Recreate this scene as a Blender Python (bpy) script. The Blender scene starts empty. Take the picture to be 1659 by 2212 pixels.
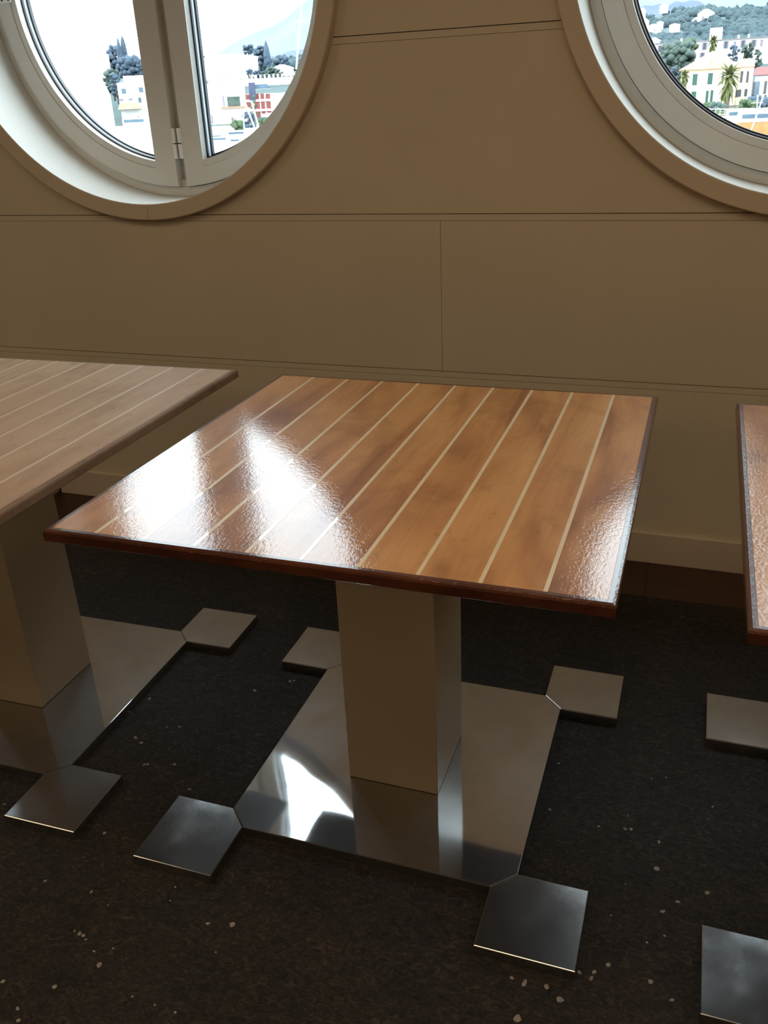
import bpy, bmesh, math, random
from mathutils import Vector, Matrix, noise

random.seed(7)
S = bpy.context.scene
COL = S.collection
PI = math.pi

# ------------------------------------------------------------------ camera
CAM = Vector((0.5104, -1.4556, 1.3500))
cam_d = bpy.data.cameras.new('camera')
cam = bpy.data.objects.new('camera', cam_d)
COL.objects.link(cam)
r_ = Vector((0.94406891, 0.32697832, -0.04265055))
u_ = Vector((-0.10212362, 0.41290731, 0.90502946))
f_ = Vector((-0.31353573, 0.85005454, -0.42320517))
m = Matrix((r_, u_, -f_)).transposed().to_4x4()
m.translation = CAM
cam.matrix_world = m
cam_d.sensor_fit = 'VERTICAL'
cam_d.sensor_height = 24.0
cam_d.lens = 1892.2 / 2212.0 * 24.0
cam_d.clip_start = 0.05
cam_d.clip_end = 9000
S.camera = cam

# ------------------------------------------------------------------ sky, sun, exposure
world = bpy.data.worlds.new('sky')
S.world = world
world.use_nodes = True
bg = world.node_tree.nodes['Background']
bg.inputs[0].default_value = (0.80, 0.92, 1.0, 1)
bg.inputs[1].default_value = 7.0

sun_d = bpy.data.lights.new('sun', 'SUN')
sun_d.energy = 5.0
sun_d.angle = math.radians(6)
sun_d.color = (1.0, 0.95, 0.86)
sun = bpy.data.objects.new('sun', sun_d)
sun.rotation_euler = (math.radians(48), 0, math.radians(-35))   # from behind the room, over the roof
COL.objects.link(sun)

S.view_settings.view_transform = 'Standard'
S.view_settings.look = 'None'
S.view_settings.gamma = 1.0
S.view_settings.use_curve_mapping = False
S.view_settings.exposure = 0.0
FILL_W, FILL_BACK_W = 5.8, 6.0              # watts of each added fill lamp, over the tables and by the back wall
S.cycles.max_bounces = 5
S.cycles.diffuse_bounces = 4
S.cycles.transparent_max_bounces = 16
S.cycles.sample_clamp_indirect = 8.0
S.cycles.caustics_reflective = False
S.cycles.caustics_refractive = False

# ------------------------------------------------------------------ helpers
def mesh(name, verts, faces, mat, parent=None, smooth=False):
    me = bpy.data.meshes.new(name)
    me.from_pydata([tuple(v) for v in verts], [], faces)
    me.validate(); me.update()
    return link(name, me, mat, parent, smooth)

def link(name, me, mat, parent=None, smooth=False):
    if mat is not None and not me.materials: me.materials.append(mat)
    if smooth:
        for p in me.polygons: p.use_smooth = True
    o = bpy.data.objects.new(name, me)
    COL.objects.link(o)
    if parent is not None: o.parent = parent
    return o

def from_bm(name, bm, mat, parent=None, smooth=False):
    bmesh.ops.recalc_face_normals(bm, faces=bm.faces[:])
    me = bpy.data.meshes.new(name)
    bm.to_mesh(me); bm.free()
    return link(name, me, mat, parent, smooth)

def empty(name, loc=(0, 0, 0), rz=0.0, parent=None):
    o = bpy.data.objects.new(name, None)
    o.empty_display_size = 0.1
    COL.objects.link(o)
    o.location = loc
    o.rotation_euler = (0, 0, rz)
    if parent is not None: o.parent = parent
    return o

def tag(o, label=None, cat=None, group=None, kind=None):
    if label: o['label'] = label
    if cat: o['category'] = cat
    if group: o['group'] = group
    if kind: o['kind'] = kind
    return o

def box_data(x0, x1, y0, y1, z0, z1):
    v = [(x0, y0, z0), (x1, y0, z0), (x1, y1, z0), (x0, y1, z0), (x0, y0, z1), (x1, y0, z1), (x1, y1, z1), (x0, y1, z1)]
    f = [(0, 3, 2, 1), (4, 5, 6, 7), (0, 1, 5, 4), (1, 2, 6, 5), (2, 3, 7, 6), (3, 0, 4, 7)]
    return v, f

def box(name, x0, x1, y0, y1, z0, z1, mat, parent=None, bev=0.0):
    v, f = box_data(x0, x1, y0, y1, z0, z1)
    if not bev: return mesh(name, v, f, mat, parent)
    bm = bmesh.new()
    vs = [bm.verts.new(p) for p in v]
    for q in f: bm.faces.new([vs[i] for i in q])
    bmesh.ops.bevel(bm, geom=bm.edges[:], offset=bev, segments=2, affect='EDGES', profile=0.5)
    return from_bm(name, bm, mat, parent)

def prism(name, pts, z0, z1, mat, parent=None, bev=0.0):
    """polygon in xy (counter-clockwise), extruded in z; the rim of the top is rounded by bev"""
    bm = bmesh.new()
    b = [bm.verts.new((x, y, z0)) for x, y in pts]
    t = [bm.verts.new((x, y, z1)) for x, y in pts]
    n = len(pts)
    bm.faces.new(b[::-1]); top = bm.faces.new(t)
    for i in range(n): bm.faces.new((b[i], b[(i + 1) % n], t[(i + 1) % n], t[i]))
    if bev:
        bmesh.ops.bevel(bm, geom=list(top.edges), offset=bev, segments=2, affect='EDGES', profile=0.5)
    return from_bm(name, bm, mat, parent)

def lathe(name, prof, mat, parent=None, n=160, a0=0.0, a1=2 * PI, cx=0, cz=0, smooth=True):
    """closed profile of (radius, y) turned about the y axis through (cx, cz); a partial turn is capped"""
    full = abs(a1 - a0 - 2 * PI) < 1e-6
    k = n if full else n + 1
    verts, faces, m_ = [], [], len(prof)
    for i in range(k):
        a = a0 + (a1 - a0) * i / n
        for r, y in prof: verts.append((cx + r * math.cos(a), y, cz + r * math.sin(a)))
    for i in range(n):
        j = (i + 1) % k
        for q in range(m_):
            w = (q + 1) % m_
            faces.append((i * m_ + q, j * m_ + q, j * m_ + w, i * m_ + w))
    if not full:
        faces.append(tuple(range(m_))); faces.append(tuple((k - 1) * m_ + q for q in range(m_))[::-1])
    o = mesh(name, verts, faces, mat, parent)
    bm = bmesh.new(); bm.from_mesh(o.data)
    bmesh.ops.recalc_face_normals(bm, faces=bm.faces[:]); bm.to_mesh(o.data); bm.free()
    if smooth:
        for p in o.data.polygons: p.use_smooth = True
        md = o.modifiers.new('edge', 'EDGE_SPLIT'); md.split_angle = math.radians(30)
    return o

def tube(name, pts, rad, mat, parent=None, n=8):
    bm = bmesh.new(); rings = []
    for i, p in enumerate(pts):
        p = Vector(p)
        d = (Vector(pts[min(i + 1, len(pts) - 1)]) - Vector(pts[max(i - 1, 0)])).normalized()
        a = d.orthogonal().normalized(); b = d.cross(a)
        rr = rad[i] if isinstance(rad, (list, tuple)) else rad
        rings.append([bm.verts.new(p + (a * math.cos(2 * PI * k / n) + b * math.sin(2 * PI * k / n)) * rr) for k in range(n)])
    for s, t in zip(rings, rings[1:]):
        for k in range(n): bm.faces.new((s[k], s[(k + 1) % n], t[(k + 1) % n], t[k]))
    bm.faces.new(rings[0][::-1]); bm.faces.new(rings[-1])
    return from_bm(name, bm, mat, parent, True)

# ------------------------------------------------------------------ materials
class NT:
    def __init__(s, name):
        s.mat = bpy.data.materials.new(name); s.mat.use_nodes = True
        s.t = s.mat.node_tree; s.n = s.t.nodes
        s.p = s.n['Principled BSDF']; s.out = s.n['Material Output']
    def add(s, kind, **kw):
        x = s.n.new(kind)
        for k, v in kw.items():
            if hasattr(x, k): setattr(x, k, v)
            else: x.inputs[k].default_value = v
        return x
    def l(s, a, ao, b, bi): s.t.links.new(a.outputs[ao], b.inputs[bi])
    def coords(s, scale=(1, 1, 1), shift=False):
        c = s.add('ShaderNodeTexCoord'); mp = s.add('ShaderNodeMapping')
        mp.inputs['Scale'].default_value = scale
        s.l(c, 'Object', mp, 'Vector')
        if shift:
            oi = s.add('ShaderNodeObjectInfo')
            mu = s.add('ShaderNodeMath', operation='MULTIPLY'); mu.inputs[1].default_value = 37.0
            s.l(oi, 'Random', mu, 0)
            cb = s.add('ShaderNodeCombineXYZ')
            s.l(mu, 0, cb, 'X'); s.l(mu, 0, cb, 'Y'); s.l(cb, 0, mp, 'Location')
        return mp
    def noise(s, mp, scale, detail=4, rough=0.55, dist=0.0):
        x = s.add('ShaderNodeTexNoise')
        x.inputs['Scale'].default_value = scale; x.inputs['Detail'].default_value = detail
        x.inputs['Roughness'].default_value = rough; x.inputs['Distortion'].default_value = dist
        s.l(mp, 'Vector', x, 'Vector'); return x
    def ramp(s, src, so, stops):
        x = s.add('ShaderNodeValToRGB'); e = x.color_ramp.elements
        while len(e) < len(stops): e.new(0.5)
        for k, (pos, c) in enumerate(stops):
            e[k].position = pos
            e[k].color = (*c, 1) if isinstance(c, tuple) else (c, c, c, 1)
        s.l(src, so, x, 'Fac'); return x
    def mix(s, a, b, fac=None, mode='MULTIPLY', f=1.0):
        x = s.add('ShaderNodeMix', data_type='RGBA', blend_type=mode)
        x.inputs[0].default_value = f
        if fac is not None: s.t.links.new(fac, x.inputs[0])
        s.t.links.new(a, x.inputs[6]); 
        if hasattr(b, 'default_value') and not isinstance(b, tuple): s.t.links.new(b, x.inputs[7])
        else: x.inputs[7].default_value = (*b, 1)
        return x
    def bump(s, src, so, dist, strength=1.0, into=('Normal',)):
        b = s.add('ShaderNodeBump'); b.inputs['Distance'].default_value = dist; b.inputs['Strength'].default_value = strength
        s.l(src, so, b, 'Height')
        for i in into: s.l(b, 'Normal', s.p, i)
        return b
    def set(s, **kw):
        for k, v in kw.items():
            i = s.p.inputs[k.replace('_', ' ')]
            i.default_value = (*v, 1) if isinstance(v, tuple) and len(v) == 3 else v
        return s

def paint(name, col, rough=0.45, var=0.06, scale=3.0, grain=0.0, gscale=900, spec=0.4):
    t = NT(name); mp = t.coords()
    n1 = t.noise(mp, scale, 2)
    rp = t.ramp(n1, 'Fac', [(0.3, tuple(c * (1 - var) for c in col)), (0.7, tuple(min(1, c * (1 + var)) for c in col))])
    t.l(rp, 'Color', t.p, 'Base Color')
    t.set(Roughness=rough); t.p.inputs['Specular IOR Level'].default_value = spec
    if grain:
        n2 = t.noise(mp, gscale, 2); t.bump(n2, 'Fac', grain)
    return t.mat

def wood(name, dark, mid, light, rough, coat, coat_rough, bump, wear=1.0):
    """planks run along y; the object's own random number moves the figure from plank to plank"""
    t = NT(name)
    mp = t.coords((6, 1.3, 6), shift=True)
    n1 = t.noise(mp, 1.0, 4, 0.5, 1.4)
    rp = t.ramp(n1, 'Fac', [(0.28, dark), (0.47, mid), (0.72, light)])
    mg = t.coords((160, 5, 160), shift=True)
    n2 = t.noise(mg, 1.0, 3, 0.6)
    g = t.ramp(n2, 'Fac', [(0.3, 0.86), (0.65, 1.0)])
    mx = t.mix(rp.outputs['Color'], g.outputs['Color'], f=0.8)
    mb = t.coords((2.6, 1.5, 2.6), shift=True)
    n3 = t.noise(mb, 2.2, 4, 0.6, 0.6)
    bl = t.ramp(n3, 'Fac', [(0.30, (0.58, 0.50, 0.45)), (0.52, (1.0, 1.0, 1.0))])
    mx2 = t.mix(mx.outputs[2], bl.outputs['Color'], f=0.85 * wear)
    vo = t.add('ShaderNodeTexVoronoi'); vo.inputs['Scale'].default_value = 1.0
    mk = t.coords((5.5, 3.0, 5.5), shift=True); t.l(mk, 'Vector', vo, 'Vector')
    kn = t.ramp(vo, 'Distance', [(0.02, (0.30, 0.22, 0.18)), (0.075, (1.0, 1.0, 1.0))])
    ms = t.coords((38, 20, 38), shift=True); n4 = t.noise(ms, 1.0, 5, 0.7)
    sk = t.ramp(n4, 'Fac', [(0.28, (0.72, 0.66, 0.62)), (0.42, (1.0, 1.0, 1.0)), (0.66, (1.0, 1.0, 1.0)), (0.76, (1.12, 1.10, 1.05))])
    mx2 = t.mix(mx2.outputs[2], sk.outputs['Color'], f=0.8)
    mx3 = t.mix(mx2.outputs[2], kn.outputs['Color'], f=0.75)
    t.l(mx3, 2, t.p, 'Base Color')
    t.set(Roughness=rough); t.p.inputs['Specular IOR Level'].default_value = 0.12
    t.p.inputs['Coat Weight'].default_value = coat
    t.p.inputs['Coat Roughness'].default_value = coat_rough
    t.p.inputs['Coat IOR'].default_value = 1.55
    if bump:
        mv = t.coords((210, 135, 210))
        nv = t.noise(mv, 1.0, 3, 0.6, 0.5)
        b = t.bump(nv, 'Fac', bump, 1.0, ('Coat Normal',))
    else:
        t.bump(n2, 'Fac', 0.0002, 1.0)
    return t.mat

def steel(name, rough=0.13, haze=0.3):
    t = NT(name); mp = t.coords()
    n1 = t.noise(mp, 7, 6, 0.6, 0.2)
    rr = t.ramp(n1, 'Fac', [(0.40, rough * 0.8), (0.62, rough * 1.3), (0.78, rough * 2.2)])
    t.l(rr, 'Color', t.p, 'Roughness')
    cc = t.ramp(n1, 'Fac', [(0.3, (0.48, 0.48, 0.475)), (0.7, (0.57, 0.57, 0.565))])
    t.l(cc, 'Color', t.p, 'Base Color')
    t.set(Metallic=1.0)
    mh = t.coords((2.0, 2.0, 2.0)); n2 = t.noise(mh, 1.6, 2, 0.5)
    b1 = t.add('ShaderNodeBump'); b1.inputs['Distance'].default_value = 0.002; t.l(n2, 'Fac', b1, 'Height')
    t.l(b1, 'Normal', t.p, 'Normal')
    sc = t.add('ShaderNodeBsdfGlossy')      # fine scratches scatter a part of the light
    sc.inputs['Color'].default_value = (0.42, 0.43, 0.44, 1); sc.inputs['Roughness'].default_value = 0.45
    mz = t.add('ShaderNodeMixShader')
    nz = t.noise(t.coords(), 12, 3, 0.6, 0.3); fz = t.ramp(nz, 'Fac', [(0.25, haze * 0.6), (0.75, haze * 1.4)])
    t.l(fz, 'Color', mz, 0); t.l(t.p, 0, mz, 1); t.l(sc, 0, mz, 2); t.l(mz, 0, t.out, 'Surface')
    return t.mat

def felt_mat():
    t = NT('felt'); mp = t.coords()
    n1 = t.noise(mp, 7, 3, 0.6, 0.5); n2 = t.noise(t.coords((48, 80, 60)), 1.0, 5, 0.76, 1.8)
    c1 = t.ramp(n1, 'Fac', [(0.35, (0.0205, 0.0195, 0.0190)), (0.65, (0.029, 0.0238, 0.0205))])
    c2 = t.ramp(n2, 'Fac', [(0.36, (0.30, 0.30, 0.33)), (0.52, (1.0, 0.97, 0.94)), (0.68, (2.9, 2.55, 2.2))])
    mx = t.mix(c1.outputs['Color'], c2.outputs['Color'])
    t.l(mx, 2, t.p, 'Base Color'); t.set(Roughness=0.75); t.p.inputs['Specular IOR Level'].default_value = 0.35
    t.bump(n2, 'Fac', 0.0012, 0.9)
    return t.mat

def dark_wood():
    t = NT('dark parquet'); mp = t.coords((3, 40, 3), shift=True)
    n = t.noise(mp, 1.0, 4, 0.6, 0.4)
    c = t.ramp(n, 'Fac', [(0.3, (0.040, 0.014, 0.008)), (0.7, (0.085, 0.030, 0.015))])
    oi = t.add('ShaderNodeObjectInfo'); rr = t.ramp(oi, 'Random', [(0.0, 0.55), (1.0, 1.0)])
    mx = t.mix(c.outputs['Color'], rr.outputs['Color']); t.l(mx, 2, t.p, 'Base Color')
    t.set(Roughness=0.4); return t.mat

def glass_mat():
    t = NT('window glass'); t.n.remove(t.p)
    tr = t.add('ShaderNodeBsdfTransparent'); tr.inputs[0].default_value = (0.95, 0.98, 0.97, 1)
    gl = t.add('ShaderNodeBsdfGlossy'); gl.inputs['Roughness'].default_value = 0.0
    fr = t.add('ShaderNodeFresnel'); fr.inputs['IOR'].default_value = 1.45
    mx = t.add('ShaderNodeMixShader')
    t.l(fr, 0, mx, 0); t.l(tr, 0, mx, 1); t.l(gl, 0, mx, 2); t.l(mx, 0, t.out, 'Surface')
    return t.mat

def foliage(name, a, b, scale=0.6):
    t = NT(name); mp = t.coords(); n = t.noise(mp, scale, 5, 0.7)
    c = t.ramp(n, 'Fac', [(0.32, a), (0.68, b)]); t.l(c, 'Color', t.p, 'Base Color')
    t.set(Roughness=0.8); t.p.inputs['Specular IOR Level'].default_value = 0.1
    return t.mat

def fill_mat():  # glowing panel of the lamps added to brighten the room
    t = NT('fill glow'); t.set(Base_Color=(0.9, 0.85, 0.75))
    t.p.inputs['Emission Color'].default_value = (1.0, 0.72, 0.42, 1); t.p.inputs['Emission Strength'].default_value = 1.5
    return t.mat

M = dict(
    wall=paint('cream wall panel', (0.60, 0.525, 0.405), 0.42, 0.03),
    trim=paint('cream trim', (0.60, 0.515, 0.40), 0.4, 0.03),
    joint=paint('dark joint backing', (0.06, 0.05, 0.04), 0.8, 0.1),
    ceil=paint('ceiling cream', (0.62, 0.55, 0.44), 0.7, 0.03),
    brown=paint('brown panelling', (0.33, 0.20, 0.11), 0.5, 0.12),
    frame=paint('white window paint', (0.66, 0.65, 0.61), 0.28, 0.03, spec=0.5),
    reveal=paint('reveal white', (0.74, 0.73, 0.68), 0.35, 0.03),
    rubber=paint('black gasket', (0.012, 0.014, 0.018), 0.35, 0.1, spec=0.5),
    spacer=paint('pale spacer', (0.55, 0.6, 0.64), 0.3, 0.03),
    plastic=paint('pale plastic', (0.82, 0.83, 0.81), 0.35, 0.03),
    col=paint('cream laminate', (0.50, 0.41, 0.285), 0.33, 0.05, 5.0),
    varn=wood('varnished mahogany', (0.33, 0.120, 0.042), (0.55, 0.250, 0.085), (0.68, 0.345, 0.125), 0.45, 1.0, 0.03, 0.0002),
    raw=wood('sanded mahogany', (0.47, 0.32, 0.215), (0.52, 0.36, 0.245), (0.58, 0.42, 0.29), 0.55, 0.0, 0.5, 0.0, 0.45),
    wet=wood('wet varnish mahogany', (0.33, 0.120, 0.042), (0.55, 0.250, 0.085), (0.68, 0.345, 0.125), 0.45, 1.0, 0.15, 0.00045),
    wetedge=wood('wet varnish edge band', (0.055, 0.015, 0.008), (0.085, 0.024, 0.011), (0.13, 0.040, 0.016), 0.4, 1.0, 0.18, 0.00035),
    edge=wood('dark edge band', (0.055, 0.015, 0.008), (0.085, 0.024, 0.011), (0.13, 0.040, 0.016), 0.4, 1.0, 0.05, 0.00015),
    rawedge=wood('sanded edge band', (0.20, 0.12, 0.075), (0.26, 0.165, 0.105), (0.30, 0.20, 0.13), 0.55, 0.0, 0.5, 0.0, 0.4),
    inlay=paint('maple inlay', (0.80, 0.63, 0.41), 0.3, 0.06, 20),
    rawinlay=paint('sanded maple inlay', (0.66, 0.55, 0.41), 0.5, 0.06, 20),
    steel=steel('brushed steel', 0.05, 0.20),
    pad=steel('scuffed steel', 0.14, 0.20),
    felt=felt_mat(), parquet=dark_wood(), glass=glass_mat(), lamp=fill_mat(),
    spot=paint('dried paint', (0.30, 0.27, 0.23), 0.6, 0.15, 60),
)
iv = M['inlay'].node_tree.nodes['Principled BSDF']
iv.inputs['Coat Weight'].default_value = 1.0; iv.inputs['Coat Roughness'].default_value = 0.04

# ------------------------------------------------------------------ room shell
WALL_Y, WALL_RZ = 1.1162, -0.0092
WIN_X = [-1.195, 0.780, -3.170, 2.755]      # window centres along the wall; the last two light the room from outside the frame
WIN_Z, LIP, RING = 1.740, 0.657, 0.704
XL, XR, YB, ZC = -4.3, 4.3, -5.2, 2.62

wall = empty('wall_front', (0, WALL_Y, 0), WALL_RZ)
tag(wall, 'cream panelled wall with round windows', kind='structure')

cut = []
for k, wx in enumerate(WIN_X):
    o = lathe('porthole_cutter', [(0.0001, -0.2), (LIP + 0.004, -0.2), (LIP + 0.004, 0.6), (0.0001, 0.6)], None, None, 128, cx=wx, cz=WIN_Z, smooth=False)
    cut.append(o)

def pierced(name, x0, x1, y0, y1, z0, z1, mat, parent):
    """a board of the wall with the round openings taken out of it"""
    o = box(name, x0, x1, y0, y1, z0, z1, mat)
    hit = False
    for c, wx in zip(cut, WIN_X):
        nx, nz = min(max(wx, x0), x1), min(max(WIN_Z, z0), z1)
        if math.hypot(nx - wx, nz - WIN_Z) < LIP + 0.01:
            md = o.modifiers.new('opening', 'BOOLEAN'); md.operation = 'DIFFERENCE'; md.object = c; md.solver = 'EXACT'; hit = True
    if hit:
        dg = bpy.context.evaluated_depsgraph_get(); dg.update()
        me = bpy.data.meshes.new_from_object(o.evaluated_get(dg))
        o.modifiers.clear(); o.data = me
    o.parent = parent
    return o

pierced('wall_core', XL, XR, 0.014, 0.26, -0.05, ZC, M['joint'], wall)
Z1, Z2, Z3, SH = 1.5217, 1.0509, 0.5815, 0.0205
G, g = 0.0022, 0.0010                       # open joint above each strip, hairline below it
def row(z0, z1, xs):
    xs = [XL] + xs + [XR]
    for a, b in zip(xs, xs[1:]):
        pierced('wall_panel', a + 0.0006, b - 0.0006, 0.0, 0.014, z0, z1, M['wall'], wall)
row(0.085, Z3 - SH, [])
row(Z3, Z2 - SH, [-2.9, -0.2218, 2.45])
row(Z2, Z1 - SH, [])
row(Z1, Z1 + 0.47 - SH, [])
row(Z1 + 0.47, ZC, [])
for z in (Z3, Z2, Z1, Z1 + 0.47):
    pierced('joint_strip', XL, XR, 0.0004, 0.014, z - SH + g, z - G, M['wall'], wall)
for c in cut: bpy.data.objects.remove(c, do_unlink=True)

bb = empty('baseboard_front', (0, WALL_Y, 0), WALL_RZ); tag(bb, 'cream baseboard along the foot of the wall', kind='structure')
box('baseboard_strip', -1.8, XR, -0.014, 0.0, 0.0, 0.103, M['trim'], bb, 0.002)
# low boxed-in casing at the wall foot behind the raw table
cas = box('trim_1', -2.5, -1.816, -0.060, 0.0, 0.0, 0.42, M['trim'], None, 0.003)
cas.location = (0, WALL_Y, 0); cas.rotation_euler = (0, 0, WALL_RZ); tag(cas, 'low cream casing at the foot of the wall', kind='structure')

for nm, args, mt in (('wall_left', (XL - 0.1, XL, YB, 1.2, 0, ZC), 'wall'), ('wall_right', (XR, XR + 0.1, YB, 1.1, 0, ZC), 'wall'),
                     ('wall_back', (XL - 0.1, XR + 0.1, YB - 0.1, YB, 0, ZC), 'brown'), ('ceiling', (XL - 0.1, XR + 0.1, YB - 0.1, 1.5, ZC, ZC + 0.1), 'ceil')):
    tag(box(nm, *args, M[mt]), kind='structure')

fl = empty('floor', (0, 0, 0)); tag(fl, 'dark wooden floor under grey felt', kind='structure')
box('subfloor', XL - 0.1, XR + 0.1, YB - 0.1, 1.3, -0.1, -0.012, M['joint'], fl)
x = -4.31
proto = None
while x < XR:
    if proto is None:
        proto = box('floor_plank', 0.0005, 0.2795, 0, 1.6, -0.012, 0.0, M['parquet'], fl); o = proto
    else:
        o = bpy.data.objects.new('floor_plank', proto.data); COL.objects.link(o); o.parent = fl
    o.location = (x, -0.45, 0)
    x += 0.28 if abs(x - 0.33) > 0.15 else 0.28
for yy in (-2.05, -3.65, -5.25):
    x = -4.2
    while x < XR:
        o = bpy.data.objects.new('floor_plank', proto.data); COL.objects.link(o); o.parent = fl
        o.location = (x, yy, 0); x += 0.28

# felt covering with a slightly wavering edge along the wall
pts = [(XL + 0.02, YB + 0.02), (XR - 0.02, YB + 0.02)]
n = 120
for i in range(n + 1):
    xx = XR - 0.02 - (XR - XL - 0.04) * i / n
    pts.append((xx, 0.884 + 0.006 * noise.noise(Vector((xx * 3, 0, 0))) + 0.003 * noise.noise(Vector((xx * 17, 4, 0)))))
fe = prism('floor_felt', pts, 0.0, 0.003, M['felt'])
tag(fe, 'dark grey brown felt covering spread over the wooden floor, spotted with paint', 'floor covering')

# dried paint spots on the felt
SPOTS = [(0.328, -0.049, 0.0033), (0.48, -0.059, 0.0028), (0.492, -0.056, 0.0037), (0.547, -0.075, 0.0036), (0.547, -0.144, 0.0052), (0.639, -0.175, 0.0046), (0.588, -0.212, 0.0038), (0.564, -0.241, 0.0041), (0.569, -0.293, 0.0024), (0.541, -0.316, 0.0024), (0.483, -0.021, 0.0019), (0.324, 0.096, 0.0031), (0.482, -0.38, 0.0047), (0.461, -0.401, 0.0043), (0.458, -0.414, 0.0039), (0.552, -0.391, 0.0046), (0.587, -0.415, 0.0037), (0.353, -0.456, 0.0054), (0.389, -0.451, 0.0046), (0.414, -0.468, 0.006), (0.354, -0.522, 0.0067), (0.331, -0.453, 0.0039), (0.637, 0.015, 0.0018), (0.437, -0.409, 0.0039), (0.551, 0.116, 0.002), (0.522, 0.104, 0.002), (0.646, 0.054, 0.0023), (0.494, -0.198, 0.0017), (0.476, -0.277, 0.0017), (-0.576, -0.516, 0.0032), (-0.435, -0.598, 0.0043), (-0.426, -0.599, 0.0039), (-0.416, -0.605, 0.0026), (-0.447, -0.596, 0.0022), (-0.361, -0.641, 0.0054), (-0.175, -0.498, 0.0047), (-0.409, -0.701, 0.0044), (-0.443, -0.753, 0.0036), (-0.428, -0.77, 0.0039), (-0.27, -0.676, 0.0024), (-0.322, -0.454, 0.0023), (-0.314, -0.485, 0.0019), (-0.22, -0.509, 0.0034), (-0.472, -0.512, 0.0032), (-0.503, -0.719, 0.0041), (-0.422, -0.529, 0.0018), (-0.357, -0.606, 0.0025), (-0.387, -0.621, 0.0025), (-0.185, -0.679, 0.0027), (-0.176, -0.558, 0.0021), (-0.225, -0.678, 0.002), (-0.459, 0.153, 0.0036), (-0.386, 0.212, 0.0048), (-0.377, 0.217, 0.0036), (-0.509, -0.151, 0.0038), (-0.569, -0.168, 0.0038), (-0.648, -0.096, 0.0039), (-0.702, 0.048, 0.0036), (-0.176, -0.496, 0.0051), (0.43, -0.067, 0.0028), (0.481, -0.059, 0.0032), (-0.457, 0.151, 0.0048), (-0.703, 0.045, 0.0036), (-0.719, -0.014, 0.0029), (-0.568, -0.03, 0.004), (-0.597, -0.04, 0.0023), (-0.626, -0.107, 0.0045), (-0.652, -0.094, 0.0034), (-0.576, -0.171, 0.0035), (-0.509, -0.151, 0.0038), (-0.434, -0.212, 0.0031), (-0.538, -0.376, 0.0039), (-0.802, -0.368, 0.0031)]
vs, fs = [], []
rs = random.Random(3)
for sx, sy, rad in SPOTS:
    k = len(vs); nn = 9
    st = rs.uniform(0.75, 1.35); an = rs.uniform(0, PI)
    ring = []
    for i in range(nn):
        a = 2 * PI * i / nn; q = rad * rs.uniform(0.72, 1.18)
        px, py = q * math.cos(a) * st, q * math.sin(a) / st
        ring.append((sx + px * math.cos(an) - py * math.sin(an), sy + px * math.sin(an) + py * math.cos(an), 0.0036))
    vs += ring + [(sx, sy, 0.0041)]
    for i in range(nn): fs.append((k + i, k + (i + 1) % nn, k + nn))
sp = mesh('paint_spots', vs, fs, M['spot'], fe); sp['kind'] = 'stuff'; sp['label'] = 'pale dried paint spots on the felt'

# ------------------------------------------------------------------ windows
def d_frame(name, side, ro, ri, xo, xi, y0, y1, mat, parent, n=72):
    """half-round frame: outer arc ro closed by a stile at xo, opening of arc ri closed at xi; side -1 left, 1 right (x measured from the centre)"""
    def loop(rad, xc):
        a = math.acos(max(-1, min(1, side * xc / rad)))
        if side < 0: aa = [PI - a + 2 * a * i / n for i in range(n + 1)]
        else: aa = [-a + 2 * a * i / n for i in range(n + 1)]
        return [(rad * math.cos(q), rad * math.sin(q)) for q in aa]
    A, B = loop(ro, xo), loop(ri, xi)
    k = n + 1
    verts = [(x, y0, z) for x, z in A] + [(x, y0, z) for x, z in B] + [(x, y1, z) for x, z in A] + [(x, y1, z) for x, z in B]
    faces = []
    for i in range(k):
        j = (i + 1) % k
        faces += [(i, j, k + j, k + i), (2 * k + i, 3 * k + i, 3 * k + j, 2 * k + j), (i, 2 * k + i, 2 * k + j, j), (k + i, k + j, 3 * k + j, 3 * k + i)]
    o = mesh(name, verts, faces, mat, parent)
    bm = bmesh.new(); bm.from_mesh(o.data); bmesh.ops.recalc_face_normals(bm, faces=bm.faces[:]); bm.to_mesh(o.data); bm.free()
    for p in o.data.polygons: p.use_smooth = True
    md = o.modifiers.new('edge', 'EDGE_SPLIT'); md.split_angle = math.radians(30)
    return o

def d_pane(name, side, rad, xc, y, mat, parent, n=72, th=0.004):
    a = math.acos(max(-1, min(1, side * xc / rad)))
    c0 = PI if side < 0 else 0
    P = [(rad * math.cos(c0 - a + 2 * a * i / n), rad * math.sin(c0 - a + 2 * a * i / n)) for i in range(n + 1)]
    k = len(P)
    v = [(x, y, z) for x, z in P] 
    return mesh(name, v, [tuple(range(k))], mat, parent)

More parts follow.
